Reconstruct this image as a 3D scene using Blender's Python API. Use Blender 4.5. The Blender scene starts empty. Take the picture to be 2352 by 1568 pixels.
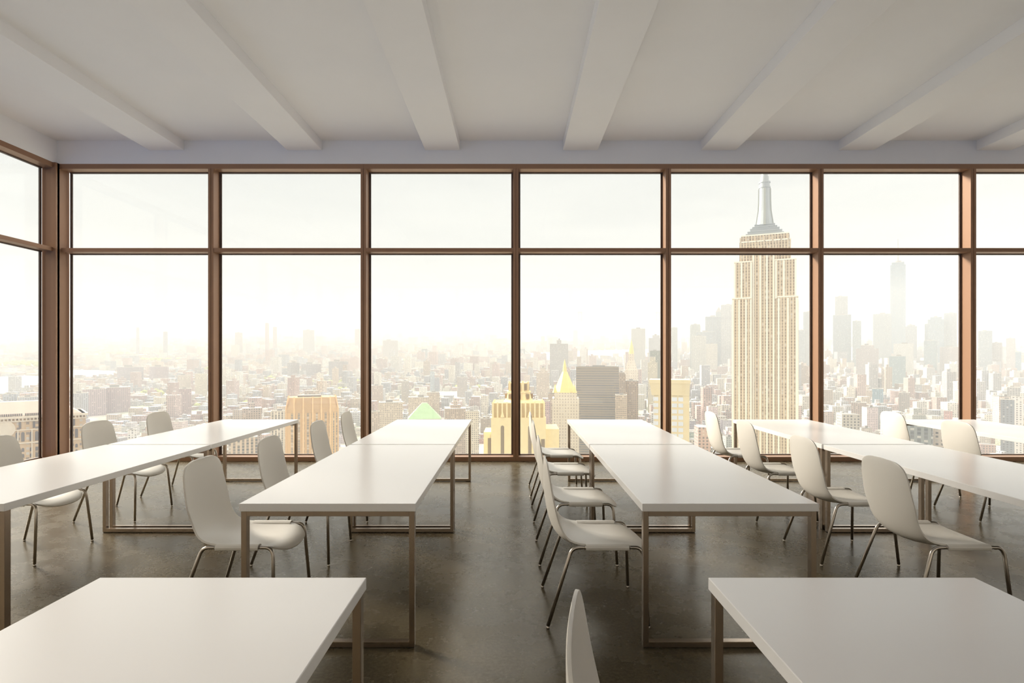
import bpy, bmesh, math, random
import numpy as np
from mathutils import Vector, Matrix

random.seed(7)
C = bpy.context.scene.collection
S = bpy.context.scene
PI = math.pi
F = 1300.0            # focal length in pixels of the 2352 wide frame
VX, VY = 1177.0, 822.5   # vanishing point of the room
EYE = 1.5

# ------------------------------------------------------------------ camera
cam = bpy.data.cameras.new('camera')
cam.sensor_width = 36.0
cam.lens = F / 2352 * 36
cam.shift_x = (1176 - VX) / 2352
cam.shift_y = (VY - 784) / 2352
cam.clip_start = 0.02
cam.clip_end = 60000
camo = bpy.data.objects.new('camera', cam)
camo.location = (0, 0, EYE)
camo.rotation_euler = (PI / 2, 0, 0)
C.objects.link(camo)
S.camera = camo

# ------------------------------------------------------------------ exposure, cycles
S.view_settings.view_transform = 'Standard'
S.view_settings.look = 'None'
S.view_settings.gamma = 1
S.view_settings.use_curve_mapping = False
S.view_settings.exposure = 0.3
cy = S.cycles
cy.use_denoising = True
try:
    cy.denoiser = 'OPENIMAGEDENOISE'
except Exception:
    pass
cy.use_adaptive_sampling = True
cy.adaptive_threshold = 0.04
cy.max_bounces = 7
cy.diffuse_bounces = 4
cy.glossy_bounces = 3
cy.transmission_bounces = 4
cy.volume_bounces = 0
cy.transparent_max_bounces = 12
cy.sample_clamp_indirect = 6
cy.caustics_reflective = False
cy.caustics_refractive = False


# ------------------------------------------------------------------ node helper
class NT:
    def __init__(self, tree):
        self.t = tree
        self.n = tree.nodes
        self.n.clear()

    def new(self, typ, **kw):
        nd = self.n.new(typ)
        for k, v in kw.items():
            setattr(nd, k, v)
        return nd

    def put(self, sock, v):
        if isinstance(v, bpy.types.NodeSocket):
            self.t.links.new(v, sock)
        elif v is not None:
            if isinstance(v, (tuple, list)) and sock.type == 'RGBA' and len(v) == 3:
                v = (*v, 1)
            sock.default_value = v

    def math(self, op, a, b=None, c=None, clamp=False):
        nd = self.new('ShaderNodeMath', operation=op)
        nd.use_clamp = clamp
        self.put(nd.inputs[0], a)
        if b is not None:
            self.put(nd.inputs[1], b)
        if c is not None:
            self.put(nd.inputs[2], c)
        return nd.outputs[0]

    def mix(self, fac, a, b, blend='MIX'):
        nd = self.new('ShaderNodeMix', data_type='RGBA', blend_type=blend)
        self.put(nd.inputs[0], fac)
        self.put(nd.inputs[6], a)
        self.put(nd.inputs[7], b)
        return nd.outputs[2]

    def ramp(self, v, lo, hi, a=0.0, b=1.0, smooth=True):
        nd = self.new('ShaderNodeMapRange')
        nd.interpolation_type = 'SMOOTHSTEP' if smooth else 'LINEAR'
        self.put(nd.inputs['Value'], v)
        nd.inputs['From Min'].default_value = lo
        nd.inputs['From Max'].default_value = hi
        nd.inputs['To Min'].default_value = a
        nd.inputs['To Max'].default_value = b
        return nd.outputs[0]

    def noise(self, vec, scale, detail=3, rough=0.5, dist=0.0):
        nd = self.new('ShaderNodeTexNoise')
        if vec is not None:
            self.put(nd.inputs['Vector'], vec)
        nd.inputs['Scale'].default_value = scale
        nd.inputs['Detail'].default_value = detail
        nd.inputs['Roughness'].default_value = rough
        nd.inputs['Distortion'].default_value = dist
        return nd.outputs['Fac']


# ------------------------------------------------------------------ sky
world = bpy.data.worlds.new('sky')
S.world = world
world.use_nodes = True
w = NT(world.node_tree)
tc = w.new('ShaderNodeTexCoord')
sep = w.new('ShaderNodeSeparateXYZ')
w.put(sep.inputs[0], tc.outputs['Generated'])
dx, dy, dz = sep.outputs
# overcast sky: brighter overhead, warm towards the hidden sun ahead, unseen rear made blue low and warm high to tint the room
up = w.ramp(dz, 0.30, 0.62, 0.0, 1.0)
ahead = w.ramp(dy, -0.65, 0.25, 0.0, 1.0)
leftw = w.ramp(dx, -0.95, 0.2, 1.0, 0.0)
mapn = w.new('ShaderNodeMapping')
w.put(mapn.inputs[0], tc.outputs['Generated'])
mapn.inputs['Scale'].default_value = (1.0, 1.0, 7.0)
cl = w.noise(mapn.outputs[0], 3.5, 5, 0.55)
clf = w.ramp(cl, 0.35, 0.7, 0.0, 1.0)
low = w.mix(clf, (0.64, 0.65, 0.635), (0.70, 0.705, 0.68))
high = w.mix(leftw, (3.2, 3.15, 3.0), (6.2, 5.9, 5.3))
front = w.mix(up, low, high)
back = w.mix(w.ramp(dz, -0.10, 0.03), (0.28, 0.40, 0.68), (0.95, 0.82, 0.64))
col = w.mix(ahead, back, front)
bg = w.new('ShaderNodeBackground')
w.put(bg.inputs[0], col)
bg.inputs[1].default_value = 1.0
wo = w.new('ShaderNodeOutputWorld')
w.put(wo.inputs[0], bg.outputs[0])

# low, veiled sun far to the left ahead
sun = bpy.data.lights.new('sun', 'SUN')
sun.energy = 7.0
sun.angle = math.radians(12)
sun.color = (1.0, 0.90, 0.79)
suno = bpy.data.objects.new('sun', sun)
az, el = math.radians(-56), math.radians(24)
sd = Vector((math.sin(az) * math.cos(el), math.cos(az) * math.cos(el), math.sin(el)))
suno.rotation_euler = (-sd).to_track_quat('-Z', 'Y').to_euler()
suno.location = sd * 50
C.objects.link(suno)


# ------------------------------------------------------------------ materials
def material(name):
    m = bpy.data.materials.new(name)
    m.use_nodes = True
    return m, NT(m.node_tree)


def principled(n, **kw):
    b = n.new('ShaderNodeBsdfPrincipled')
    for k, v in kw.items():
        n.put(b.inputs[k.replace('_', ' ')], v)
    return b


def finish(n, shader, disp=None):
    o = n.new('ShaderNodeOutputMaterial')
    n.put(o.inputs[0], shader)
    return o


def bump(n, h, strength, dist=0.01):
    b = n.new('ShaderNodeBump')
    b.inputs['Strength'].default_value = strength
    b.inputs['Distance'].default_value = dist
    n.put(b.inputs['Height'], h)
    return b.outputs[0]


def simple(name, col, rough=0.5, metal=0.0, spec=0.5, var=0.0, scale=6.0):
    m, n = material(name)
    c = col
    if var:
        tcn = n.new('ShaderNodeTexCoord')
        f = n.noise(tcn.outputs['Object'], scale, 4, 0.6)
        c = n.mix(f, tuple(v * (1 - var) for v in col), tuple(min(1, v * (1 + var)) for v in col))
    b = principled(n, Base_Color=c, Roughness=rough, Metallic=metal)
    b.inputs['Specular IOR Level'].default_value = spec
    finish(n, b.outputs[0])
    return m


M = {}
M['tabletop'] = simple('white_laminate', (0.88, 0.87, 0.86), 0.22, spec=0.5)
M['shell'] = simple('white_plastic', (0.78, 0.75, 0.69), 0.38, spec=0.5)
M['chrome'] = simple('brushed_steel', (0.50, 0.46, 0.41), 0.28, 1.0)
M['steel'] = simple('satin_steel', (0.40, 0.325, 0.26), 0.25, 1.0, var=0.05, scale=20)
M['rubber'] = simple('black_rubber', (0.02, 0.02, 0.02), 0.7)
M['plaster'] = simple('white_plaster', (0.85, 0.84, 0.84), 0.75, spec=0.2, var=0.03, scale=1.2)
M['frame'] = simple('bronze_aluminium', (0.30, 0.165, 0.095), 0.42, 0.15, var=0.05, scale=3)
M['gasket'] = simple('dark_gasket', (0.10, 0.07, 0.055), 0.6)


def glass_mat():
    m, n = material('window_glass')
    tr = n.new('ShaderNodeBsdfTransparent')
    tr.inputs[0].default_value = (0.97, 0.98, 0.97, 1)
    gl = n.new('ShaderNodeBsdfGlossy')
    gl.inputs['Roughness'].default_value = 0.02
    lw = n.new('ShaderNodeLayerWeight')
    lw.inputs[0].default_value = 0.5
    mx = n.new('ShaderNodeMixShader')
    n.put(mx.inputs[0], n.math('MULTIPLY_ADD', n.math('POWER', lw.outputs['Facing'], 5.0), 0.5, 0.025))
    n.put(mx.inputs[1], tr.outputs[0])
    n.put(mx.inputs[2], gl.outputs[0])
    finish(n, mx.outputs[0])
    return m


M['glass'] = glass_mat()


def floor_mat():
    m, n = material('polished_concrete')
    tcn = n.new('ShaderNodeTexCoord')
    v = tcn.outputs['Object']
    big = n.noise(v, 0.8, 6, 0.62)
    mid = n.noise(v, 3.0, 9, 0.68)
    fine = n.noise(v, 55, 4, 0.7)
    pit = n.noise(v, 160, 2, 0.5)
    c = n.mix(n.ramp(big, 0.28, 0.72), (0.036, 0.027, 0.014), (0.096, 0.076, 0.042))
    c = n.mix(n.ramp(mid, 0.28, 0.75, 0.0, 0.75), c, (0.094, 0.075, 0.043))
    c = n.mix(n.ramp(n.noise(v, 1.6, 8, 0.72), 0.42, 0.85, 0, 0.8), c, (0.034, 0.028, 0.023))
    c = n.mix(n.ramp(fine, 0.3, 0.75, 0.0, 0.5), c, n.mix(0.5, c, (0.24, 0.20, 0.13)))
    c = n.mix(n.ramp(pit, 0.68, 0.76, 0.0, 0.7), c, (0.03, 0.025, 0.02))
    rg = n.ramp(mid, 0.3, 0.7, 0.22, 0.31)
    b = principled(n, Base_Color=c, Roughness=rg)
    b.inputs['Specular IOR Level'].default_value = 0.34
    b.inputs['Specular Tint'].default_value = (1.0, 0.84, 0.60, 1)
    h = n.math('ADD', n.math('MULTIPLY', fine, 0.8), n.math('MULTIPLY', n.noise(v, 9, 4, 0.6), 0.2))
    n.put(b.inputs['Normal'], bump(n, h, 0.10, 0.0015))
    finish(n, b.outputs[0])
    return m


M['floor'] = floor_mat()


CITY_ALBEDO = 0.94      # even scale on the city colours, tuned for brightness


def facade(name, col=None, win=(0.10, 0.11, 0.12), px=3.4, pz=3.7, rx=0.5, rz=0.55,
           attr=None, strips=False, rough=0.7, roof=(0.62, 0.60, 0.57), blind_share=0.12):
    """wall with a grid of windows, keyed to the object's own coordinates"""
    m, n = material(name)
    tcn = n.new('ShaderNodeTexCoord')
    geo = n.new('ShaderNodeNewGeometry')
    sp = n.new('ShaderNodeSeparateXYZ')
    n.put(sp.inputs[0], tcn.outputs['Object'])
    sn = n.new('ShaderNodeSeparateXYZ')
    n.put(sn.inputs[0], geo.outputs['True Normal'])
    ax = n.math('ABSOLUTE', sn.outputs[0])
    ay = n.math('ABSOLUTE', sn.outputs[1])
    u = n.math('ADD', n.math('MULTIPLY', sp.outputs[0], ay), n.math('MULTIPLY', sp.outputs[1], ax))
    uu = n.math('DIVIDE', u, px)
    zz = n.math('DIVIDE', sp.outputs[2], pz)
    fu = n.math('FRACT', n.math('ADD', uu, 0.5))
    fz = n.math('FRACT', zz)
    mu = n.math('LESS_THAN', n.math('ABSOLUTE', n.math('SUBTRACT', fu, 0.5)), rx / 2)
    mz = n.math('LESS_THAN', n.math('ABSOLUTE', n.math('SUBTRACT', fz, 0.5)), rz / 2)
    side = n.math('LESS_THAN', n.math('ABSOLUTE', sn.outputs[2]), 0.5)
    comb = n.new('ShaderNodeCombineXYZ')
    n.put(comb.inputs[0], n.math('FLOOR', n.math('ADD', uu, 0.5)))
    n.put(comb.inputs[1], n.math('FLOOR', zz))
    wn = n.new('ShaderNodeTexWhiteNoise', noise_dimensions='2D')
    n.put(wn.inputs['Vector'], comb.outputs[0])
    if col is None:
        if attr:
            a = n.new('ShaderNodeAttribute', attribute_name=attr)
            base = a.outputs['Color']
        else:
            oi = n.new('ShaderNodeObjectInfo')
            base = oi.outputs['Color']
    else:
        base = n.mix(0.0, col, col)
    wall = n.mix(n.ramp(n.noise(tcn.outputs['Object'], 0.06, 3), 0.3, 0.7, 0, 0.25), base, n.mix(0.5, base, (0.35, 0.3, 0.26)))
    blind = n.math('GREATER_THAN', wn.outputs[0], 1 - blind_share)  # share of windows drawn pale, as blinds
    wcol = n.mix(blind, win, (0.62, 0.60, 0.55))
    wcol = n.mix(n.math('MULTIPLY', wn.outputs[0], 0.5), wcol, n.mix(0.5, wall, (0.3, 0.25, 0.2)))
    if strips:     # dark spandrel between windows, piers run full height
        span = n.mix(0.45, wall, win)
        strip = n.mix(mu, wall, span)
        c = n.mix(n.math('MULTIPLY', mu, mz), strip, wcol)
    else:
        c = n.mix(n.math('MULTIPLY', mu, mz), wall, wcol)
    rn = n.new('ShaderNodeTexVoronoi')
    n.put(rn.inputs['Vector'], tcn.outputs['Object'])
    rn.inputs['Scale'].default_value = 0.035
    rsep = n.new('ShaderNodeSeparateColor')
    n.put(rsep.inputs[0], rn.outputs['Color'])
    rf = n.mix(n.ramp(rsep.outputs[0], 0.2, 0.75), tuple(v * .42 for v in roof), tuple(min(1, v * 1.55) for v in roof))
    c = n.mix(side, rf, c)
    c = n.mix(1.0, c, (CITY_ALBEDO,) * 3, 'MULTIPLY')
    b = principled(n, Base_Color=c, Roughness=rough)
    b.inputs['Specular IOR Level'].default_value = 0.3
    finish(n, b.outputs[0])
    return m


M['facade'] = facade('city_facade')
M['facade_strip'] = facade('city_strip_facade', px=4.5, strips=True, rx=0.55, rz=0.6)
M['facade_ribbed'] = facade('ribbed_facade', px=60, rx=1.2, pz=4.4, rz=0.5, blind_share=0.0)
M['facade_far'] = facade('far_city_facade', attr='tint', px=5, pz=4.5)
M['pale_roof'] = simple('pale_roof', (0.50, 0.48, 0.44), 0.8, var=0.25, scale=0.08)
M['grey_roof'] = simple('grey_roof', (0.22, 0.21, 0.20), 0.8, var=0.25, scale=0.08)


# ------------------------------------------------------------------ mesh helpers
def bx(bm, x0, x1, y0, y1, z0, z1):
    vs = [bm.verts.new((x, y, z)) for x in (x0, x1) for y in (y0, y1) for z in (z0, z1)]
    for f in ((0, 1, 3, 2), (4, 6, 7, 5), (0, 4, 5, 1), (2, 3, 7, 6), (0, 2, 6, 4), (1, 5, 7, 3)):
        bm.faces.new([vs[i] for i in f])


def prism(bm, pts, z0, z1, top=None):
    """extruded polygon; top = outline at the top when it differs (taper)"""
    top = top or pts
    a = [bm.verts.new((p[0], p[1], z0)) for p in pts]
    b = [bm.verts.new((p[0], p[1], z1)) for p in top]
    k = len(pts)
    for i in range(k):
        bm.faces.new((a[i], a[(i + 1) % k], b[(i + 1) % k], b[i]))
    bm.faces.new(b)
    bm.faces.new(a[::-1])


def cone(bm, pts, z0, tip):
    a = [bm.verts.new((p[0], p[1], z0)) for p in pts]
    t = bm.verts.new(tip)
    k = len(pts)
    for i in range(k):
        bm.faces.new((a[i], a[(i + 1) % k], t))
    bm.faces.new(a[::-1])


def ngon(cx, cy_, r, k=12, rot=0.0):
    return [(cx + r * math.cos(rot + 2 * PI * i / k), cy_ + r * math.sin(rot + 2 * PI * i / k)) for i in range(k)]


def rect(cx, cy_, hw, hd):
    return [(cx - hw, cy_ - hd), (cx + hw, cy_ - hd), (cx + hw, cy_ + hd), (cx - hw, cy_ + hd)]


def tube(bm, pts, r, seg=10, r_end=None):
    pts = [Vector(p) for p in pts]
    rings = []
    up_ = None
    for i, p in enumerate(pts):
        if i == 0:
            d = pts[1] - p
        elif i == len(pts) - 1:
            d = p - pts[i - 1]
        else:
            d = (pts[i + 1] - p).normalized() + (p - pts[i - 1]).normalized()
        d.normalize()
        if up_ is None:
            up_ = d.orthogonal().normalized()
        up_ = (up_ - d * up_.dot(d)).normalized()
        s = d.cross(up_)
        rr = r if r_end is None else r + (r_end - r) * i / (len(pts) - 1)
        rings.append([bm.verts.new(p + (up_ * math.cos(a) + s * math.sin(a)) * rr)
                      for a in (2 * PI * j / seg for j in range(seg))])
    for a, b in zip(rings, rings[1:]):
        for j in range(seg):
            bm.faces.new((a[j], a[(j + 1) % seg], b[(j + 1) % seg], b[j]))
    bm.faces.new(rings[0][::-1])
    bm.faces.new(rings[-1])


def smooth_path(pts, n=6):
    """Catmull-Rom through the points"""
    P = [Vector(p) for p in pts]
    P = [P[0] * 2 - P[1]] + P + [P[-1] * 2 - P[-2]]
    out = []
    for i in range(1, len(P) - 2):
        for k in range(n):
            t = k / n
            a, b, c, d = P[i - 1], P[i], P[i + 1], P[i + 2]
            out.append(0.5 * ((2 * b) + (c - a) * t + (2 * a - 5 * b + 4 * c - d) * t * t + (3 * b - a - 3 * c + d) * t ** 3))
    out.append(P[-2])
    return out


def obj(name, bm, m, parent=None, smooth=False, bevel=0.0, seg=2, recalc=True):
    if recalc:
        bmesh.ops.recalc_face_normals(bm, faces=bm.faces)
    me = bpy.data.meshes.new(name)
    bm.to_mesh(me)
    bm.free()
    if smooth:
        for p in me.polygons:
            p.use_smooth = True
    me.materials.append(m)
    o = bpy.data.objects.new(name, me)
    C.objects.link(o)
    if parent is not None:
        o.parent = parent
    if bevel:
        b = o.modifiers.new('bevel', 'BEVEL')
        b.width = bevel
        b.segments = seg
        b.limit_method = 'ANGLE'
    return o


def empty(name, loc=(0, 0, 0), rz=0.0):
    o = bpy.data.objects.new(name, None)
    o.location = loc
    o.rotation_euler = (0, 0, rz)
    o.empty_display_size = 0.2
    C.objects.link(o)
    return o


def tag(o, label=None, cat=None, group=None, kind=None):
    if label:
        o['label'] = label
    if cat:
        o['category'] = cat
    if group:
        o['group'] = group
    if kind:
        o['kind'] = kind
    return o


def copy_tree(o, parent=None):
    c = o.copy()
    C.objects.link(c)
    if parent is not None:
        c.parent = parent
    for ch in list(o.children):
        copy_tree(ch, c)
    return c


# ================================================================== ROOM
XL, XR = -6.63, 11.15        # inner faces
YB, YF = -5.2, 8.236
ZC = EYE + 3.166             # ceiling
ZH = EYE + 2.828             # top of the window frames
ZBEAM = EYE + 3.024
DEP = 0.184                  # frame depth
YG = YF + DEP                # glass plane, far wall
XG = XL - 0.19               # glass plane, left wall

bm = bmesh.new()
bx(bm, XL - 0.3, XR + 0.2, YB - 0.3, YF + 0.3, -0.25, 0)
tag(obj('floor', bm, M['floor']), kind='structure')
bm = bmesh.new()
bx(bm, XL - 0.3, XR + 0.2, YB - 0.3, YF + 0.3, ZC, ZC + 0.3)
tag(obj('ceiling', bm, M['plaster']), kind='structure')
bm = bmesh.new()
bx(bm, XL - 0.3, XR + 0.2, YF, YF + 0.3, ZH, ZC)
tag(obj('wall_far', bm, M['plaster']), 'white band of wall above the far windows', kind='structure')
bm = bmesh.new()
bx(bm, XL - 0.3, XL, YB - 0.3, YF, ZH, ZC)
tag(obj('wall_left', bm, M['plaster']), 'white band of wall above the left windows', kind='structure')
bm = bmesh.new()
bx(bm, XR, XR + 0.2, YB - 0.3, YF + 0.3, 0, ZC)
tag(obj('wall_right', bm, M['plaster']), kind='structure')
bm = bmesh.new()
bx(bm, XL - 0.3, XR, YB - 0.3, YB, ZH, ZC)
tag(obj('wall_back', bm, M['plaster']), kind='structure')

nb = 0
for k in range(8):
    x = -5.28 + 2.005 * k
    nb += 1
    bm = bmesh.new()
    bx(bm, x, x + 0.505, YB, YF, ZBEAM, ZC + 0.02)
    tag(obj('trim_%d' % nb, bm, M['plaster'], bevel=0.004), 'boxed white ceiling beam', kind='structure')

# ---- window walls: every bay its own window with frame members and panes
ZT0, ZT1 = EYE + 1.548, EYE + 1.605   # transom
ZU = EYE + 2.756                      # underside of the head
win_no = 0


def bay(u0, u1, place, mull=True, both=False):
    """u0..u1 along the wall; place(bm-box args) maps (u, depth, z) boxes into the room"""
    global win_no
    win_no += 1
    root = empty('window_%d' % win_no)
    tag(root, kind='structure')
    hw = 0.0395

    def part(name, boxes, mat, bevel=0.002):
        b = bmesh.new()
        for a in boxes:
            place(b, *a)
        return obj(name, b, mat, root, bevel=bevel)
    part('head_rail', [(u0, u1, 0, DEP, ZU, ZH)], M['frame'])
    part('transom', [(u0 + hw, u1 - hw, 0.004, DEP, ZT0, ZT1)], M['frame'])
    part('sill_rail', [(u0, u1, 0, DEP, 0, 0.065)], M['frame'])
    if mull:
        part('mullion', [(u1 - hw, u1 - 0.003, 0, DEP, 0.065, ZU), (u1 + 0.003, u1 + hw, 0, DEP, 0.065, ZU),
                         (u1 - 0.01, u1 + 0.01, 0.012, DEP, 0.065, ZU)], M['frame'], 0.001)
    g = 0.028
    for (z0, z1, nm) in ((0.065, ZT0, 'lower_pane'), (ZT1, ZU, 'upper_pane')):
        a0, a1 = u0 + hw, u1 - hw
        fr = part('glazing_frame', [(a0, a0 + g, DEP - 0.012, DEP + 0.01, z0, z1), (a1 - g, a1, DEP - 0.012, DEP + 0.01, z0, z1),
                                    (a0, a1, DEP - 0.02, DEP + 0.02, z0, z0 + 0.012),
                                    (a0, a1, DEP - 0.02, DEP + 0.02, z1 - 0.012, z1)], M['gasket'], 0)
        p = part(nm, [(a0 + g / 2, a1 - g / 2, DEP - 0.003, DEP + 0.003, z0 + 0.006, z1 - 0.006)], M['glass'], 0)
    return root


def far_place(b, u0, u1, d0, d1, z0, z1):
    bx(b, u0, u1, YF + d0, YF + d1, z0, z1)


def left_place(b, u0, u1, d0, d1, z0, z1):
    bx(b, XL - d1, XL - d0, u0, u1, z0, z1)


def back_place(b, u0, u1, d0, d1, z0, z1):
    bx(b, u0, u1, YB - d1, YB - d0, z0, z1)


for k in range(8):
    bay(-6.61 + 2.22 * k, -6.61 + 2.22 * (k + 1), far_place, mull=k < 7)
yl = YF - 0.02
for k in range(6):
    bay(yl - 2.22 * (k + 1), yl - 2.22 * k, left_place, mull=k > 0)
for k in range(8):  # unseen rear window wall, added so the tinted back sky lights the room
    bay(-6.61 + 2.22 * k, -6.61 + 2.22 * (k + 1), back_place, mull=k < 7)
bm = bmesh.new()
bx(bm, XL - DEP, XL + 0.04, YF - 0.04, YF + DEP, 0, ZH)
bx(bm, XL - 0.03, XL + 0.04, YF - 0.07, YF, 0, ZH)
tag(obj('trim_%d' % (nb + 1), bm, M['frame'], bevel=0.002), 'bronze corner post where the two window walls meet', kind='structure')
bm = bmesh.new()
bx(bm, XL - DEP, XL + 0.04, YB - DEP, YB + 0.04, 0, ZH)
tag(obj('trim_%d' % (nb + 2), bm, M['frame'], bevel=0.002), 'bronze corner post', kind='structure')


# ================================================================== TABLES
TW, TH, TT = 0.912, 0.75, 0.041


def make_table(L):
    """origin on the floor at the middle of the table; long side along y"""
    root = empty('long_table')
    b = bmesh.new()
    bx(b, -TW / 2, TW / 2, -L / 2, L / 2, TH - TT, TH)
    obj('tabletop', b, M['tabletop'], root, bevel=0.0025, seg=2)
    ww, dd = 0.0285, 0.038
    xo, zt = TW / 2 - 0.007, TH - TT
    for s in (-1, 1):
        ye = s * (L / 2 - 0.008)
        y0, y1 = sorted((ye, ye - s * dd))
        fr = bmesh.new()
        bx(fr, -xo + ww, xo - ww, y0, y1, zt - 0.027, zt)
        top = obj('top_rail', fr, M['steel'], root, bevel=0.0015)
        fr = bmesh.new()
        bx(fr, -xo + ww, xo - ww, y0, y1, 0.004, 0.033)
        obj('floor_rail', fr, M['steel'], root, bevel=0.0015)
        for sx in (-1, 1):
            lg = bmesh.new()
            x0, x1 = sorted((sx * xo, sx * (xo - ww)))
            bx(lg, x0, x1, y0, y1, 0.004, zt)
            leg = obj('leg', lg, M['steel'], root, bevel=0.0015)
            pd = bmesh.new()
            px0, px1 = sorted((sx * (xo - 0.004), sx * (xo - 0.065)))
            bx(pd, px0, px1, y0 + 0.006, y1 - 0.006, 0, 0.0045)
            obj('foot_pad', pd, M['rubber'], leg)
    return root


# columns of tables: left edge of each
COLX = {1: -3.534, 2: -1.412, 3: 0.670, 4: 2.702, 5: 4.745}
LT = 1.995
rows = {'front': 2.921 + LT / 2, 'far': 4.945 + LT / 2, 'near': 1.938 - LT / 2}
ordn = {1: 'leftmost', 2: 'second', 3: 'third', 4: 'fourth', 5: 'rightmost'}
tables = [
    (1, 'far', 'long white table by the window, leftmost row'),
    (1, 'front', 'long white table cut off by the left picture edge'),
    (2, 'far', 'long white table by the window, second row from the left'),
    (2, 'front', 'long white table left of the central aisle with its whole steel front frame showing'),
    (2, 'near', 'white tabletop filling the bottom left corner of the picture'),
    (3, 'far', 'long white table by the window just right of the central aisle'),
    (3, 'front', 'long white table right of the central aisle with its whole steel front frame showing'),
    (3, 'near', 'white tabletop filling the bottom right corner of the picture'),
    (4, 'far', 'long white table by the window in front of the tall stepped skyscraper'),
    (4, 'front', 'long white table running out of the right picture edge, fourth row from the left'),
    (5, 'far', 'long white table by the window at the right picture edge, rightmost row'),
]
t0 = make_table(LT)
first = True
for c, r, lab in tables:
    t = t0 if first else copy_tree(t0)
    first = False
    t.location = (COLX[c] + TW / 2, rows[r], 0)
    tag(t, lab, 'table', 'long white tables in five rows')


# ================================================================== CHAIRS
SHELL = [(-.268, .897, .030, .000), (-.269, .8955, .085, .002), (-.271, .889, .122, .005), (-.274, .874, .156, .009),
         (-.277, .848, .181, .015), (-.280, .800, .197, .024), (-.281, .720, .206, .035), (-.273, .630, .212, .042),
         (-.258, .550, .218, .046), (-.234, .487, .222, .047), (-.196, .444, .226, .045), (-.140, .420, .230, .040),
         (-.070, .411, .233, .037), (.020, .410, .234, .035), (.100, .413, .232, .030), (.170, .419, .226, .020),
         (.220, .419, .212, .009), (.260, .410, .186, .000), (.290, .396, .142, -.003), (.305, .386, .088, -.002),
         (.311, .382, .030, .000)]


SHELL = [(a - .015 * max(0, b_ - .47) / .43, b_, c + (.014 if b_ > .8 and c > .1 else (.014 if b_ > .55 else 0)), d) for a, b_, c, d in SHELL]


def make_chair():
    """faces +x; origin on the floor under the seat"""
    root = empty('shell_chair')
    prof = smooth_path([(a, b, 0) for a, b, _, _ in SHELL], 2)
    wk = smooth_path([(c, d, 0) for _, _, c, d in SHELL], 2)
    b = bmesh.new()
    NV = 12
    rowsv = []
    for i, p in enumerate(prof):
        a = prof[max(0, i - 1)]
        c = prof[min(len(prof) - 1, i + 1)]
        t = (c - a).normalized()
        nrm = Vector((-t.y, t.x))          # towards the sitter (x, z)
        if nrm.x + nrm.y * 0.9 < 0:
            nrm = -nrm
        wd, kk = wk[i].x, wk[i].y
        rowv = []
        for j in range(NV + 1):
            v = -1 + 2 * j / NV
            off = kk * abs(v) ** 2.2
            rowv.append(b.verts.new((p.x + nrm.x * off, wd * v, p.y + nrm.y * off)))
        rowsv.append(rowv)
    for r0, r1 in zip(rowsv, rowsv[1:]):
        for j in range(NV):
            b.faces.new((r0[j], r0[j + 1], r1[j + 1], r1[j]))
    sh = obj('seat_shell', b, M['shell'], root, smooth=True)
    so = sh.modifiers.new('thick', 'SOLIDIFY')
    so.thickness = 0.0095
    so.offset = 0
    bv = sh.modifiers.new('round', 'BEVEL')
    bv.width = 0.0025
    bv.segments = 2
    bv.limit_method = 'ANGLE'
    bv.angle_limit = math.radians(50)
    for s in (-1, 1):
        # flap of the shell folded over the side tube
        b = bmesh.new()
        sec = [(0.205, .4445), (.222, .4515), (.238, .4530), (.2505, .4475), (.2565, .437), (.2535, .424), (.2475, .420),
               (.247, .4265), (.2490, .436), (.2450, .4435), (.236, .4465), (.222, .445), (.205, .438)]
        x0, x1 = -.070, .172
        a0 = [b.verts.new((x0, s * y, z)) for y, z in sec]
        a1 = [b.verts.new((x1, s * y, z)) for y, z in sec]
        k = len(sec)
        for i in range(k):
            b.faces.new((a0[i], a0[(i + 1) % k], a1[(i + 1) % k], a1[i]))
        b.faces.new(a0)
        b.faces.new(a1[::-1])
        obj('side_flap', b, M['shell'], sh, smooth=False, bevel=0.0008, seg=1)
        yt = s * 0.2385
        zt = 0.4355
        r = 0.0102
        b = bmesh.new()
        tube(b, [(-.085, yt, zt), (.19, yt, zt)], r)
        obj('side_rail', b, M['chrome'], root, smooth=True)
        for nm, path, foot in (
                ('leg', [(-.075, yt, zt), (-.098, yt, zt), (-.120, yt, .4335), (-.140, s * .239, .425), (-.154, s * .240, .409),
                         (-.163, s * .2425, .385), (-.170, s * .2445, .365)], (-.286, s * .281, .014)),
                ('leg', [(.175, yt, zt), (.200, yt, zt), (.220, yt, .4335), (.237, s * .239, .424), (.247, s * .241, .408),
                         (.252, s * .243, .386), (.254, s * .2445, .365)], (.272, s * .281, .014))):
            b = bmesh.new()
            tube(b, smooth_path(path, 3) + [foot], r, 12)
            lg = obj(nm, b, M['chrome'], root, smooth=True)
            g = bmesh.new()
            fx, fy = foot[0], foot[1]
            tube(g, [(fx, fy, 0.0), (fx, fy, 0.004), (fx, fy, 0.017)], 0.0095, 10)
            obj('glide', g, M['chrome'], lg, smooth=True)
    return root


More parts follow.
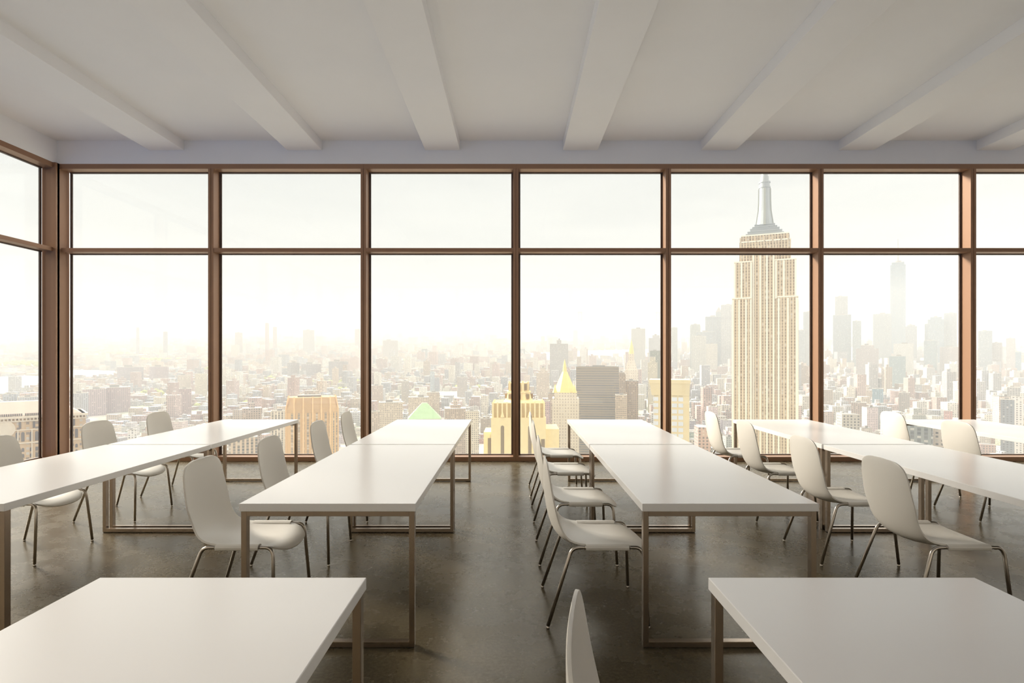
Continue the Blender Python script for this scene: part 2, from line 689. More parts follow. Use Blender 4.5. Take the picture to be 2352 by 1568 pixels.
RY = {1: 3.425, 2: 4.365, 3: 5.45, 4: 6.385, 0: 1.315}
place_words = {4: 'nearest the window', 3: 'second from the window', 2: 'third from the window', 1: 'nearest the viewer'}
row_words = {1: 'beside the leftmost tables', 2: 'beside the tables left of the aisle',
             3: 'beside the tables right of the aisle', 4: 'beside the fourth row of tables',
             5: 'beside the table at the right edge'}
ch0 = make_chair()
first = True
for c, rr in ((1, (4, 3, 2)), (2, (4, 3, 2, 1)), (3, (4, 3, 2, 1, 0)), (4, (4, 3, 2, 1)), (5, (4, 3))):
    for r in rr:
        ch = ch0 if first else copy_tree(ch0)
        first = False
        ch.location = (COLX[c] - (0.187 if r else 0.246), RY[r], 0)
        if r == 0:
            ch.rotation_euler = (0, 0, math.radians(-10))
        if r == 0:
            lab = 'white shell chair with only its back showing at the bottom edge'
        else:
            lab = 'white shell chair %s, %s' % (row_words[c], place_words[r])
        tag(ch, lab, 'chair', 'white shell chairs along the tables')


# ================================================================== CITY

def csimple(name, col, *a, **k):
    return simple(name, tuple(v * CITY_ALBEDO for v in col), *a, **k)


SLOPE, H0 = 0.065, 250.0


def zg(D):
    """the land rises slowly with distance"""
    return EYE - H0 + SLOPE * D


def px2(px, D):
    return (px - VX) * D / F


def zpx(py, D):
    return EYE + (VY - py) * D / F


def gD(py):
    """distance at which the ground shows at picture row py"""
    return F * H0 / (py - (VY - F * SLOPE))


class Site:
    """a building plot: px0..px1 wide, its roof seen at row ytop, D away, turned to the street grid by rz"""
    def __init__(self, name, label, px0, px1, D, rz=None, cat='building', group=None):
        self.D = D
        pc = (px0 + px1) / 2
        X = px2(pc, D)
        a = math.atan2(X, D)
        self.k = D / F * (math.cos(a) if rz is None else 1.0)     # metres per pixel, across
        self.kz = D / F
        self.pc = pc
        self.W = (px1 - px0) * self.k
        self.root = empty(name, (X, D, zg(D) - 3), -a if rz is None else rz)
        tag(self.root, label, cat, group)

    def x(self, px):
        return (px - self.pc) * self.k

    def z(self, py):
        return zpx(py, self.D) - self.root.location.z

    def part(self, name, b, mat, color=None, parent=None, **kw):
        o = obj(name, b, mat, parent or self.root, **kw)
        if color:
            o.color = (*color, 1)
        return o


def slab(name, label, px0, px1, ytop, D, color, dep=None, mat='facade', rz=None, roof='pale_roof', cap=None, group=None,
         setbacks=(), cat='building'):
    s = Site(name, label, px0, px1, D, rz, cat, group)
    hw = s.W / 2
    hd = (dep or s.W * 0.8) / 2
    b = bmesh.new()
    ztop = s.z(ytop)
    prism(b, rect(0, hd, hw, hd), 0, ztop)
    z0 = ztop
    for (f, y) in setbacks:
        prism(b, rect(0, hd, hw * f, hd * f), z0, s.z(y))
        z0 = s.z(y)
    s.part('shaft', b, M[mat], color)
    fl = setbacks[-1][0] if setbacks else 1.0
    b = bmesh.new()
    t = 0.05 * s.W * fl
    bx(b, -hw * fl, hw * fl, hd - hd * fl, hd - hd * fl + t, z0, z0 + 1.4)
    bx(b, -hw * fl, hw * fl, hd + hd * fl - t, hd + hd * fl, z0, z0 + 1.4)
    bx(b, -hw * fl, -hw * fl + t, hd - hd * fl + t, hd + hd * fl - t, z0, z0 + 1.4)
    bx(b, hw * fl - t, hw * fl, hd - hd * fl + t, hd + hd * fl - t, z0, z0 + 1.4)
    s.part('parapet', b, M[roof])
    b = bmesh.new()
    r = random.Random(int(px0 * 7 + ytop))
    cx_ = r.uniform(-.25, .25) * hw * fl
    bx(b, cx_ - hw * .3 * fl, cx_ + hw * .3 * fl, hd - hd * .35 * fl, hd + hd * .35 * fl, z0, z0 + (cap or 0.07) * s.W + 2)
    s.part('bulkhead', b, M['grey_roof'])
    return s


# ---- the tall stepped skyscraper
def stepped_skyscraper():
    D = 700
    s = Site('skyscraper', 'tall stepped cream limestone skyscraper with a silver mast', 1680, 1832, D)
    cream = (0.66, 0.56, 0.38)
    M['lime'] = facade('limestone_facade', (0.76, 0.62, 0.42), (0.26, 0.18, 0.11), px=3.05, pz=3.7, rx=0.52, rz=0.6, strips=True, blind_share=0.10)
    lime = csimple('limestone', (1.0, 0.93, 0.77), 0.8, var=0.08, scale=0.05)
    X, Z = s.x, s.z
    d = 34.0       # half depth
    b = bmesh.new()

    def blk(p0, p1, yt, yb, front, back=0.0):
        bx(b, X(p0), X(p1), front, 2 * d - back, Z(yb), Z(yt))
    bx(b, X(1660), X(1852), -6, 2 * d + 6, 0, Z(1075))
    blk(1680, 1726, 684, 1080, 0)
    blk(1786, 1832, 684, 1080, 0)
    blk(1725, 1787, 560, 1080, 4.5)
    blk(1684.5, 1727, 599, 684, 2.2, 2)
    blk(1780, 1828, 599, 684, 2.2, 2)
    s.part('shaft', b, M['lime'])
    b = bmesh.new()
    blk(1697, 1816, 552, 600, 5.5, 5)
    blk(1701, 1812.5, 537, 553, 7, 7)
    for p in (1700, 1718, 1737, 1756, 1775, 1794, 1811):
        bx(b, X(p) - 1, X(p) + 1, 5.0, 7.2, Z(596), Z(540))
    s.part('crown', b, M['lime'])
    # stone piers running the full height
    b = bmesh.new()
    for p, wd in ((1682, 4), (1696.5, 3.6), (1713, 3.6), (1724.5, 4), (1788, 4), (1793.5, 0), (1809, 3.6), (1829, 6)):
        if wd:
            bx(b, X(p - wd / 2), X(p + wd / 2), -0.9, 0.6, Z(1078), Z(686))
    for p in (1686, 1702, 1725, 1782, 1800, 1826):
        bx(b, X(p - 2), X(p + 2), 1.4, 2.6, Z(686), Z(600))
    for p in (1730, 1746, 1761.5, 1777):
        bx(b, X(p - 1.9), X(p + 1.9), 3.5, 5.0, Z(1078), Z(575))
    for yy, p0, p1, f in ((684, 1680, 1726, -0.5), (684, 1786, 1832, -0.5), (599, 1684.5, 1727, 1.8), (599, 1780, 1828, 1.8), (552, 1697, 1816, 5), (537, 1701, 1812.5, 6.5)):
        bx(b, X(p0) - .3, X(p1) + .3, f, f + 1.5, Z(yy), Z(yy) + 1.6)
    for sx in (1, -1):       # piers on the flanks
        xx = X(1680) if sx < 0 else X(1832)
        for k in range(5):
            yy = 4 + k * 14
            bx(b, xx - .6, xx + .6, yy, yy + 3, Z(1078), Z(690))
    s.part('pier', b, lime)
    silver = csimple('silver_cladding', (0.40, 0.44, 0.46), 0.45, 0.3, var=0.1, scale=0.2)
    b = bmesh.new()
    for p0, p1, yt, yb in ((1712, 1800, 529, 538), (1716, 1796, 523, 530), (1722, 1790, 516, 524), (1728, 1785, 511, 517), (1733, 1780, 505, 512)):
        hw = (X(p1) - X(p0)) / 2
        prism(b, rect(X(1756.3), d, hw, hw * .8), Z(yb), Z(yt))
        prism(b, rect(X(1756.3), d, hw + .5, hw * .8 + .5), Z(yt) - .3, Z(yt) + .5)
    s.part('mast_base', b, silver)
    b = bmesh.new()
    c = X(1756.3)
    for yt, yb, r0, r1 in ((470, 506, 20.5, 14.5), (452, 470, 14.5, 13.6), (415, 452, 13.6, 13.0)):
        prism(b, ngon(c, d, r0 * s.k, 16, PI / 16), Z(yb), Z(yt), ngon(c, d, r1 * s.k, 16, PI / 16))
    m_ = s.part('mast', b, silver)
    b = bmesh.new()
    for a in (0, PI / 2, PI, 3 * PI / 2):
        for yt, yb, r0, r1 in ((470, 506, 20.0, 14.2), (452, 470, 14.2, 13.3), (417, 452, 13.3, 12.7)):
            prism(b, rect(c + math.cos(a) * r0 * s.k, d + math.sin(a) * r0 * s.k, 1.3, 1.3), Z(yb), Z(yt),
                  rect(c + math.cos(a) * r1 * s.k, d + math.sin(a) * r1 * s.k, 1.3, 1.3))
    s.part('mast_window', b, csimple('mast_glazing', (0.38, 0.40, 0.36), 0.3), parent=m_)
    b = bmesh.new()
    for yt, yb, r in ((412, 415, 14.6), (403, 412, 12.5), (400, 403, 14.2), (388, 400, 10.2), (380, 388, 8), (370, 380, 5)):
        prism(b, ngon(c, d, r * s.k, 20), Z(yb), Z(yt))
    s.part('lantern', b, silver)
    b = bmesh.new()
    tube(b, [(c, d, Z(370)), (c, d, Z(320)), (c, d, Z(240))], 1.6, 8, 0.4)
    s.part('antenna', b, silver)
    b = bmesh.new()
    rr = random.Random(4)
    for k in range(26):
        a = rr.uniform(0, 2 * PI)
        R_ = rr.choice((38, 30))
        px_ = c + math.cos(a) * R_ * s.k
        py_ = d + math.sin(a) * R_ * s.k * .8
        zb = Z(530 if R_ == 38 else 517)
        tube(b, [(px_, py_, zb), (px_, py_, zb + rr.uniform(3, 7))], 0.28, 5)
        tube(b, [(px_ - 1, py_, zb + 3), (px_ + 1, py_, zb + 3)], 0.3, 5)
    s.part('rooftop_aerials', b, M['grey_roof'])


stepped_skyscraper()


# ---- brick block with arcaded top and hipped roof, far left
def arch_pts(w_, h, n=6):
    pts = [(-w_ / 2, 0), (w_ / 2, 0)]
    for i in range(n + 1):
        a = PI * i / n
        pts.append((w_ / 2 * math.cos(a), h - w_ / 2 + w_ / 2 * math.sin(a)))
    return pts


def arch(b, x, y, z, w_, h, t):
    """upright arched plate facing -y"""
    p = arch_pts(w_, h)
    a = [b.verts.new((x + q[0], y, z + q[1])) for q in p]
    c = [b.verts.new((x + q[0], y + t, z + q[1])) for q in p]
    k = len(p)
    for i in range(k):
        b.faces.new((a[i], a[(i + 1) % k], c[(i + 1) % k], c[i]))
    b.faces.new(a[::-1])
    b.faces.new(c)


def arcaded_block():
    D = 420
    s = Site('arcaded_block', 'ornate tan brick block with arched windows and a pink hipped roof', -170, 210, D)
    M['tan_brick'] = facade('tan_brick', (0.60, 0.43, 0.27), (0.26, 0.22, 0.19), px=4.0, pz=3.8, rx=0.34, rz=0.5, blind_share=0.3)
    stone = csimple('pale_stone', (0.74, 0.64, 0.50), 0.8, var=0.1, scale=0.3)
    dark = csimple('dark_glazing', (0.16, 0.14, 0.13), 0.3)
    X, Z = s.x, s.z
    hw = s.W / 2
    dp = 46
    b = bmesh.new()
    bx(b, -hw, hw, 0, dp, 0, Z(957))
    s.part('walls', b, M['tan_brick'])
    b = bmesh.new()
    for yy, o, h in ((957, 1.4, 1.6), (967, .7, .9), (988, .5, .7), (1018, .6, .9)):
        bx(b, -hw - o, hw + o, -o, dp + o, Z(yy) - h, Z(yy))
    x = -hw + 1.2
    while x < hw:
        bx(b, x - .35, x + .35, -1.1, .2, Z(967), Z(957) - 1.5)
        x += 2.1
    x = -hw + 3
    k = 0
    while x < hw - 2:
        bx(b, x - .35, x + .35, -.45, .2, Z(1075), Z(990))
        x += 8
    s.part('cornice', b, stone)
    b = bmesh.new()
    x = -hw + 4.2
    i = 0
    while x < hw - 3:
        for dx_ in (-1.6, 1.6):
            arch(b, x + dx_, -.25, Z(1016), 1.9, Z(994) - Z(1016), .5)
        arch(b, x, -.25, Z(986), 1.4, Z(970) - Z(986), .5)
        for q in range(5):
            arch(b, x - 1.6, -.15, Z(1040 + q * 14), 1.6, 2.9, .4)
            arch(b, x + 1.6, -.15, Z(1040 + q * 14), 1.6, 2.9, .4)
        x += 8
        i += 1
    s.part('arched_window', b, dark)
    b = bmesh.new()
    for r0, r1, yy in ((6.2, 6.2, -.6), (4.6, 4.6, -.9)):
        pts = [(r0 * math.cos(a), r0 * math.sin(a)) for a in (2 * PI * q / 20 for q in range(20))]
        f0 = [b.verts.new((X(10) + p, yy, Z(985) + q)) for p, q in pts]
        f1 = [b.verts.new((X(10) + p, .2, Z(985) + q)) for p, q in pts]
        for q in range(20):
            b.faces.new((f0[q], f0[(q + 1) % 20], f1[(q + 1) % 20], f1[q]))
        b.faces.new(f0[::-1])
    s.part('rosette', b, stone)
    b = bmesh.new()
    prism(b, rect(X(60) - 12, dp / 2, 46, dp / 2 - 3), Z(957), Z(926), rect(X(60) - 12, dp / 2, 30, 5))
    s.part('hipped_roof', b, csimple('pink_tiles', (0.62, 0.45, 0.38), 0.8, var=0.08, scale=0.4))
    b = bmesh.new()
    for p in range(-20, 100, 5):
        if 50 < p < 58:
            continue
        bx(b, X(p) - .5, X(p) + .5, 1.2, 2.0, Z(957), Z(951))
    s.part('roof_railing', b, M['grey_roof'])


arcaded_block()


# ---- orange bronze tower with chamfered corners
def bronze_tower():
    D = 800
    s = Site('bronze_tower', 'orange brown high-rise with chamfered corners and dark window strips', 657, 778, D)
    M['bronze_strip'] = facade('bronze_facade', (0.66, 0.43, 0.20), (0.24, 0.22, 0.19), px=5.6, pz=3.6, rx=0.5, rz=0.62, strips=True, blind_share=0.25)
    bronze = csimple('bronze_panels', (0.84, 0.58, 0.30), 0.7, var=0.1, scale=0.15)
    X, Z = s.x, s.z
    hw, dp = s.W / 2, 52
    ch = 11

    def octo(g, c):
        return [(-hw + c + g, g), (hw - c - g, g), (hw - g, c + g), (hw - g, dp - c - g), (hw - c - g, dp - g), (-hw + c + g, dp - g), (-hw + g, dp - c - g), (-hw + g, c + g)]
    b = bmesh.new()
    prism(b, octo(0, ch), 0, Z(948))
    s.part('shaft', b, M['bronze_strip'])
    b = bmesh.new()
    prism(b, octo(-.3, ch), Z(948), Z(940), octo(0, ch))
    prism(b, octo(0, ch), Z(940), Z(913), octo(3.2, ch))
    s.part('crown', b, csimple('bronze_crown_panels', (0.56, 0.36, 0.17), 0.7, var=0.12, scale=0.2))
    b = bmesh.new()
    for q in (-1, -.5, .02, .5, 1):
        xx = q * (hw - ch)
        prism(b, rect(xx, -.2, 1.1, .9), 0, Z(940), rect(xx, -.2, 1.1, .9))
        prism(b, rect(xx, -.2, .8, .9), Z(940), Z(911), rect(xx, 2.9, .8, .9))
    for sx in (-1, 1):
        for q in (0, .5, 1):
            yy = ch + q * (dp - 2 * ch)
            prism(b, rect(sx * (hw + .2), yy, .9, 1.1), 0, Z(940))
            prism(b, rect(sx * (hw + .2), yy, .9, .8), Z(940), Z(911), rect(sx * (hw - 2.9), yy, .9, .8))
    s.part('pier', b, bronze)
    b = bmesh.new()
    bx(b, -20, 12, 16, 38, Z(913), Z(909))
    s.part('bulkhead', b, M['grey_roof'])


bronze_tower()


# ---- gilded stepped tower behind the middle of the room
def gilded_tower():
    D = 520
    s = Site('gilded_tower', 'golden limestone tower with fluted crown and dark window slots', 1112, 1268, D)
    gold = csimple('golden_stone', (1.0, 0.80, 0.42), 0.75, var=0.12, scale=0.25)
    dark = csimple('slot_glazing', (0.28, 0.20, 0.10), 0.4)
    X, Z = s.x, s.z
    dp = 46.0
    b = bmesh.new()
    bx(b, X(1128), X(1254), 0, dp, 0, Z(959))
    bx(b, X(1110), X(1128), 6, dp - 6, 0, Z(994))
    bx(b, X(1254), X(1285), 4, dp - 4, 0, Z(986))
    s.part('shaft', b, gold)
    b = bmesh.new()
    bx(b, X(1132), X(1250), 1.5, dp - 1.5, Z(959), Z(926))
    s.part('fluted_crown', b, csimple('darkened_recess_panels', (0.66, 0.48, 0.20), 0.75, var=0.15, scale=0.3))  # recess shade put into the panel colour so the shallow ribs stand out
    b = bmesh.new()
    for k in range(12):
        p = 1132 + (1250 - 1132) * k / 11
        bx(b, X(p) - .75, X(p) + .75, .4, 2.4, Z(960), Z(925 - (k % 2) * 1.5))
    for k in range(7):
        yy = 2 + (dp - 4) * k / 6
        for p in (1132, 1250):
            bx(b, X(p) - .9, X(p) + .9, yy - .7, yy + .7, Z(960), Z(925))
    for p in (1154, 1216):
        prism(b, ngon(X(p), .4, 1.9, 8), Z(958), Z(946), ngon(X(p), .4, .5, 8))
    s.part('crown_ribs', b, gold)
    b = bmesh.new()
    prism(b, ngon(X(1192), dp / 2, 16, 8, PI / 8), Z(926), Z(921), ngon(X(1192), dp / 2, 14, 8, PI / 8))
    prism(b, ngon(X(1192), dp / 2, 13, 8, PI / 8), Z(921), Z(904), ngon(X(1192), dp / 2, 11.5, 8, PI / 8))
    prism(b, ngon(X(1192), dp / 2, 12.4, 8, PI / 8), Z(904), Z(901))
    prism(b, ngon(X(1192), dp / 2, 9.4, 8, PI / 8), Z(901), Z(880))
    for q in range(8):
        a = PI / 8 + q * PI / 4
        prism(b, rect(X(1192) + 9.6 * math.cos(a), dp / 2 + 9.6 * math.sin(a), .9, .9), Z(901), Z(878))
    ln = s.part('stepped_lantern', b, gold)
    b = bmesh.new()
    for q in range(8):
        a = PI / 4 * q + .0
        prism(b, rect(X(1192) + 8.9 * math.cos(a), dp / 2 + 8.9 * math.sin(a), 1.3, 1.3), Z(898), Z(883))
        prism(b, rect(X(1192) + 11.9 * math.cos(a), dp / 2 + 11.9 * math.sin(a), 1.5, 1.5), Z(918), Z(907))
    s.part('lantern_opening', b, csimple('painted_opening_shade', (0.30, 0.20, 0.08), 0.7), parent=ln)  # solid blocks, the shade inside the openings put into their colour
    b = bmesh.new()
    for p in (1154, 1217):
        arch(b, X(p), -.2, Z(1080), 3.1, Z(977) - Z(1080), .5)
    for p in (1124, 1247):
        bx(b, X(p) - 1.7, X(p) + 1.7, -.2 + (5.9 if p < 1128 else 0), .4 + (5.9 if p < 1128 else 0), Z(1070), Z(1008))
    for q in range(5):
        yy = 5 + q * 9
        for p in (1128, 1285):
            bx(b, X(p) - .3, X(p) + .3, yy, yy + 2.6, Z(1070), Z(1000))
    s.part('window_slot', b, dark)


gilded_tower()


# ---- white tower with golden pyramid roof
def pyramid_tower():
    D = 950
    s = Site('pyramid_tower', 'cream tower topped by a tall golden pyramid', 1268, 1330, D)
    M['cream_wall'] = facade('cream_facade', (0.70, 0.63, 0.50), (0.40, 0.34, 0.27), px=4.6, pz=5.0, rx=0.4, rz=0.5)
    X, Z = s.x, s.z
    hw = s.W / 2
    b = bmesh.new()
    prism(b, rect(0, hw, hw, hw), 0, Z(915))
    prism(b, rect(0, hw, hw * .85, hw * .85), Z(915), Z(902))
    s.part('shaft', b, M['cream_wall'])
    gold = csimple('gilded_tiles', (0.86, 0.66, 0.22), 0.5, 0.1)
    b = bmesh.new()
    pc = X(1297)
    prism(b, ngon(pc, hw, 21.0, 8, PI / 8), Z(902), Z(854), ngon(pc, hw, 4.6, 8, PI / 8))
    prism(b, ngon(pc, hw, 4.2, 8, PI / 8), Z(854), Z(843), ngon(pc, hw, 3.0, 8, PI / 8))
    cone(b, ngon(pc, hw, 3.0, 8), Z(843), (pc, hw, Z(824)))
    s.part('pyramid_roof', b, gold)
    b = bmesh.new()
    for sx in (-1, 1):
        for sy in (-1, 1):
            cone(b, ngon(pc + sx * hw * .74, hw + sy * hw * .74, 4.2, 6), Z(902), (pc + sx * hw * .74, hw + sy * hw * .74, Z(884)))
    s.part('corner_pinnacle', b, gold)


pyramid_tower()


# ---- clock tower with gilded spire
def spire_tower():
    D = 1500
    s = Site('spire_tower', 'slender pale tower with a golden spire beside the wide brown slab', 1434, 1466, D)
    X, Z = s.x, s.z
    hw = s.W / 2
    M['pale_wall'] = facade('pale_tower_facade', (0.74, 0.66, 0.55), (0.42, 0.35, 0.28), px=5.5, pz=7, rx=0.35, rz=0.35)
    b = bmesh.new()
    prism(b, rect(0, hw, hw, hw), 0, Z(850))
    prism(b, rect(0, hw, hw * .88, hw * .88), Z(850), Z(826), rect(0, hw, hw * .45, hw * .45))
    prism(b, rect(0, hw, hw * .42, hw * .42), Z(826), Z(812))
    s.part('shaft', b, M['pale_wall'])
    gold = csimple('gilded_spire', (0.84, 0.66, 0.25), 0.5, 0.1)
    b = bmesh.new()
    prism(b, ngon(0, hw, hw * .38, 8), Z(812), Z(797), ngon(0, hw, hw * .3, 8))
    cone(b, ngon(0, hw, hw * .3, 8), Z(797), (0, hw, Z(778)))
    s.part('spire', b, gold)


spire_tower()


# ---- near slab with glass bands and flared cornice, astride a mullion
def banded_tower():
    D = 640
    s = Site('banded_tower', 'yellow stone tower with white glass bands behind the fourth mullion', 1494, 1583, D)
    X, Z = s.x, s.z
    stone = csimple('yellow_stone', (0.76, 0.64, 0.38), 0.8, var=0.06, scale=0.1)
    glass = csimple('pale_band_glazing', (0.70, 0.74, 0.78), 0.35, var=0.12, scale=0.15)
    b = bmesh.new()
    bx(b, X(1502), X(1583), 0, 34, 0, Z(908))
    prism(b, rect(X(1540), 17, 20.5, 17.5), Z(908), Z(880), rect(X(1538), 17, 22, 19))
    prism(b, rect(X(1538), 17, 22.5, 19.5), Z(880), Z(872), rect(X(1538), 17, 22.5, 19.5))
    s.part('walls', b, stone)
    b = bmesh.new()
    for k in range(14):
        yy = 912 + k * 14
        for p0, p1 in ((1500, 1512), (1516, 1528), (1543, 1555), (1558, 1569)):
            bx(b, X(p0), X(p1), -.3, .3, Z(yy + 9), Z(yy))
    s.part('glass_band', b, glass)
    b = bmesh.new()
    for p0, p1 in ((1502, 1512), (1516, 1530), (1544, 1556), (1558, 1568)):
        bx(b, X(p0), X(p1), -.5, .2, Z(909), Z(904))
    s.part('cornice_slot', b, csimple('painted_slot_shade', (0.36, 0.30, 0.12), 0.7))  # slots have no depth, their shade is put into a darker stone colour


banded_tower()

slab('brown_slab_tower', 'wide dark brown office slab right of the golden pyramid', 1323, 1421, 843, 1050, (0.30, 0.235, 0.16), 30,
     roof='grey_roof', cap=0.02, mat='facade_ribbed')
slab('brown_brick_tower', 'brown brick tower against the right side of the wide brown slab', 1414, 1437, 859, 1150, (0.42, 0.31, 0.2), 24, setbacks=((0.8, 856),))
slab('brown_brick_tower', 'plain brown block in front of the golden spire tower', 1437, 1466, 875, 1080, (0.44, 0.31, 0.2), 24)
slab('beige_annex', 'low beige block with ribbon windows in front of the brown brick tower', 1413, 1440, 908, 1000, (0.55, 0.44, 0.32), 20)
slab('dark_glass_tower', 'narrow dark green tower just left of the fourth mullion', 1493, 1518, 806, 1700, (0.17, 0.20, 0.15), 30, roof='grey_roof')
slab('striped_tower', 'pale striped tower in front of the narrow dark green tower', 1488, 1510, 832, 1500, (0.66, 0.60, 0.44), 22, setbacks=((0.6, 820),))
slab('pale_slab_tower', 'pale vertical slab high above the golden spire', 1450, 1482, 755, 2600, (0.50, 0.50, 0.47), 40)
slab('grey_slab_tower', 'lone grey slab tower above the golden pyramid', 1263, 1305, 789, 2200, (0.40, 0.39, 0.39), 40, setbacks=((0.25, 781),))
slab('grey_block_tower', 'pale grey block tower behind the narrow dark green tower', 1490, 1524, 776, 2600, (0.42, 0.43, 0.46), 40, setbacks=((0.5, 770),))
slab('cream_ornate_tower', 'small cream tower behind the gilded tower', 1232, 1262, 855, 1500, (0.68, 0.58, 0.48), 26, setbacks=((0.7, 850), (0.4, 845)))

# green hipped roof
s_ = Site('green_roof_building', 'building with a pale green copper hipped roof above the table edge', 938, 1012, 820)
b = bmesh.new()
bx(b, -s_.W / 2, s_.W / 2, 0, 36, 0, s_.z(962))
s_.part('walls', b, M['facade'], (0.66, 0.55, 0.42))
b = bmesh.new()
prism(b, rect(0, 18, s_.W / 2 + 1, 19), s_.z(962), s_.z(927), rect(0, 18, s_.W / 2 * .16, 3))
s_.part('hipped_roof', b, csimple('green_copper', (0.42, 0.62, 0.36), 0.6, var=0.1, scale=0.3))

# downtown towers on the right, haze blue put into the wall colours
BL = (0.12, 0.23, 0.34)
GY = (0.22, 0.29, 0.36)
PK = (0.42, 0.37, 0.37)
D1 = 3300
for (nm, lab, a, b_, y, D, col, kw) in (
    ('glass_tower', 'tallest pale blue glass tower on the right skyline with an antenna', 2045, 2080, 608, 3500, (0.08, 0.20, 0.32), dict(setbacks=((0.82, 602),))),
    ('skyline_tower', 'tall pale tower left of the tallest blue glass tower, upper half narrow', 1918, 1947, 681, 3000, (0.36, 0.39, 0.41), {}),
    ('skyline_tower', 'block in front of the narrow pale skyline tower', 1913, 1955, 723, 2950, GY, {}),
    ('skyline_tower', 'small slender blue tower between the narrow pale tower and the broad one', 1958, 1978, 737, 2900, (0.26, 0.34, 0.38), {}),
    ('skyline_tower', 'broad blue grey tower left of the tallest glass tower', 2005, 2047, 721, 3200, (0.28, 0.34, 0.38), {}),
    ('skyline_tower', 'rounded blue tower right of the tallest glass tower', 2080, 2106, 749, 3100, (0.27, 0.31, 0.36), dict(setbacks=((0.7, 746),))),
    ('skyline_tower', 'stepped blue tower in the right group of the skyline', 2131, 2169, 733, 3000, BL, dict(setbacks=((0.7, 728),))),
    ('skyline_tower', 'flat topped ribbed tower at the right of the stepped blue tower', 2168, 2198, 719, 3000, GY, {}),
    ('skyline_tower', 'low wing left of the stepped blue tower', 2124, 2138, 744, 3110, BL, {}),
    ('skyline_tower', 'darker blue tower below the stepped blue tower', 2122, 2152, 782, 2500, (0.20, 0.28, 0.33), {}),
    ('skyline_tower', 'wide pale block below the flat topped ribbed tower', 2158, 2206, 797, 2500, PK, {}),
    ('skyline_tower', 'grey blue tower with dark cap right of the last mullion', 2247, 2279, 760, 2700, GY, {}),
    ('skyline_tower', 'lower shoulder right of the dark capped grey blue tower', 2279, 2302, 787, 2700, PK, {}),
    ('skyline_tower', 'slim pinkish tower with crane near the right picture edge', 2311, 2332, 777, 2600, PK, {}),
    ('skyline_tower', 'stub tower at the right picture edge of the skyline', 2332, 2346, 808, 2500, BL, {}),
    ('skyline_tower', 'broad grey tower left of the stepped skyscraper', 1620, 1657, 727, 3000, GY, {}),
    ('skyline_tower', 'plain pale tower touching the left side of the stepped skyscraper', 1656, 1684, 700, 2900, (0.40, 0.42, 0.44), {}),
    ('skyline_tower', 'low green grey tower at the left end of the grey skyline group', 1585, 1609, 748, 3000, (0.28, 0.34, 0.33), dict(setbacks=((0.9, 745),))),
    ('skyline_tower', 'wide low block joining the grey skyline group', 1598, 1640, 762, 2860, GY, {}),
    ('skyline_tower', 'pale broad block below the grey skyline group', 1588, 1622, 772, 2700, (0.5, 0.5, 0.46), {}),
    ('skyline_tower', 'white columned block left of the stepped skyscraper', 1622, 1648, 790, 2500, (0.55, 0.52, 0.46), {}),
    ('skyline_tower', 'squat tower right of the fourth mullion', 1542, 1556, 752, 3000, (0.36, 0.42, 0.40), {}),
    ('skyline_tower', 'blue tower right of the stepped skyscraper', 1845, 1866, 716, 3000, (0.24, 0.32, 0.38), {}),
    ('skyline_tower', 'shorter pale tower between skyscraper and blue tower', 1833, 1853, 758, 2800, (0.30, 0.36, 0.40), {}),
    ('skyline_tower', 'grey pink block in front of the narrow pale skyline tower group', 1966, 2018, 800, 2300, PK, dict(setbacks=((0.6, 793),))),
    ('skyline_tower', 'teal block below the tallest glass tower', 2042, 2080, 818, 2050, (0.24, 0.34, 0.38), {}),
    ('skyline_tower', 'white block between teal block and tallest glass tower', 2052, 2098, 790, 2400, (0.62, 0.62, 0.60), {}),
):
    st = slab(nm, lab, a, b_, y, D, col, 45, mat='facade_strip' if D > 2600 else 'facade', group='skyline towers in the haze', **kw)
    if nm == 'glass_tower':
        b = bmesh.new()
        tube(b, [(0, 22, st.z(602)), (0, 22, st.z(575)), (0, 22, st.z(547))], 3.2, 6, 1.2)
        prism(b, ngon(0, 22, 18, 16), st.z(602), st.z(598))
        st.part('antenna', b, M['grey_roof'])
# pointed tower in the grey group
s_ = Site('pointed_tower', 'grey skyline tower with a pointed green roof', 1644, 1658, 3120, group='skyline towers in the haze')
b = bmesh.new()
prism(b, rect(0, 16, s_.W / 2, 16), 0, s_.z(716))
s_.part('shaft', b, M['facade'], GY)
b = bmesh.new()
cone(b, rect(0, 16, s_.W / 2, 16), s_.z(716), (0, 16, s_.z(704)))
s_.part('pointed_roof', b, M['grey_roof'])

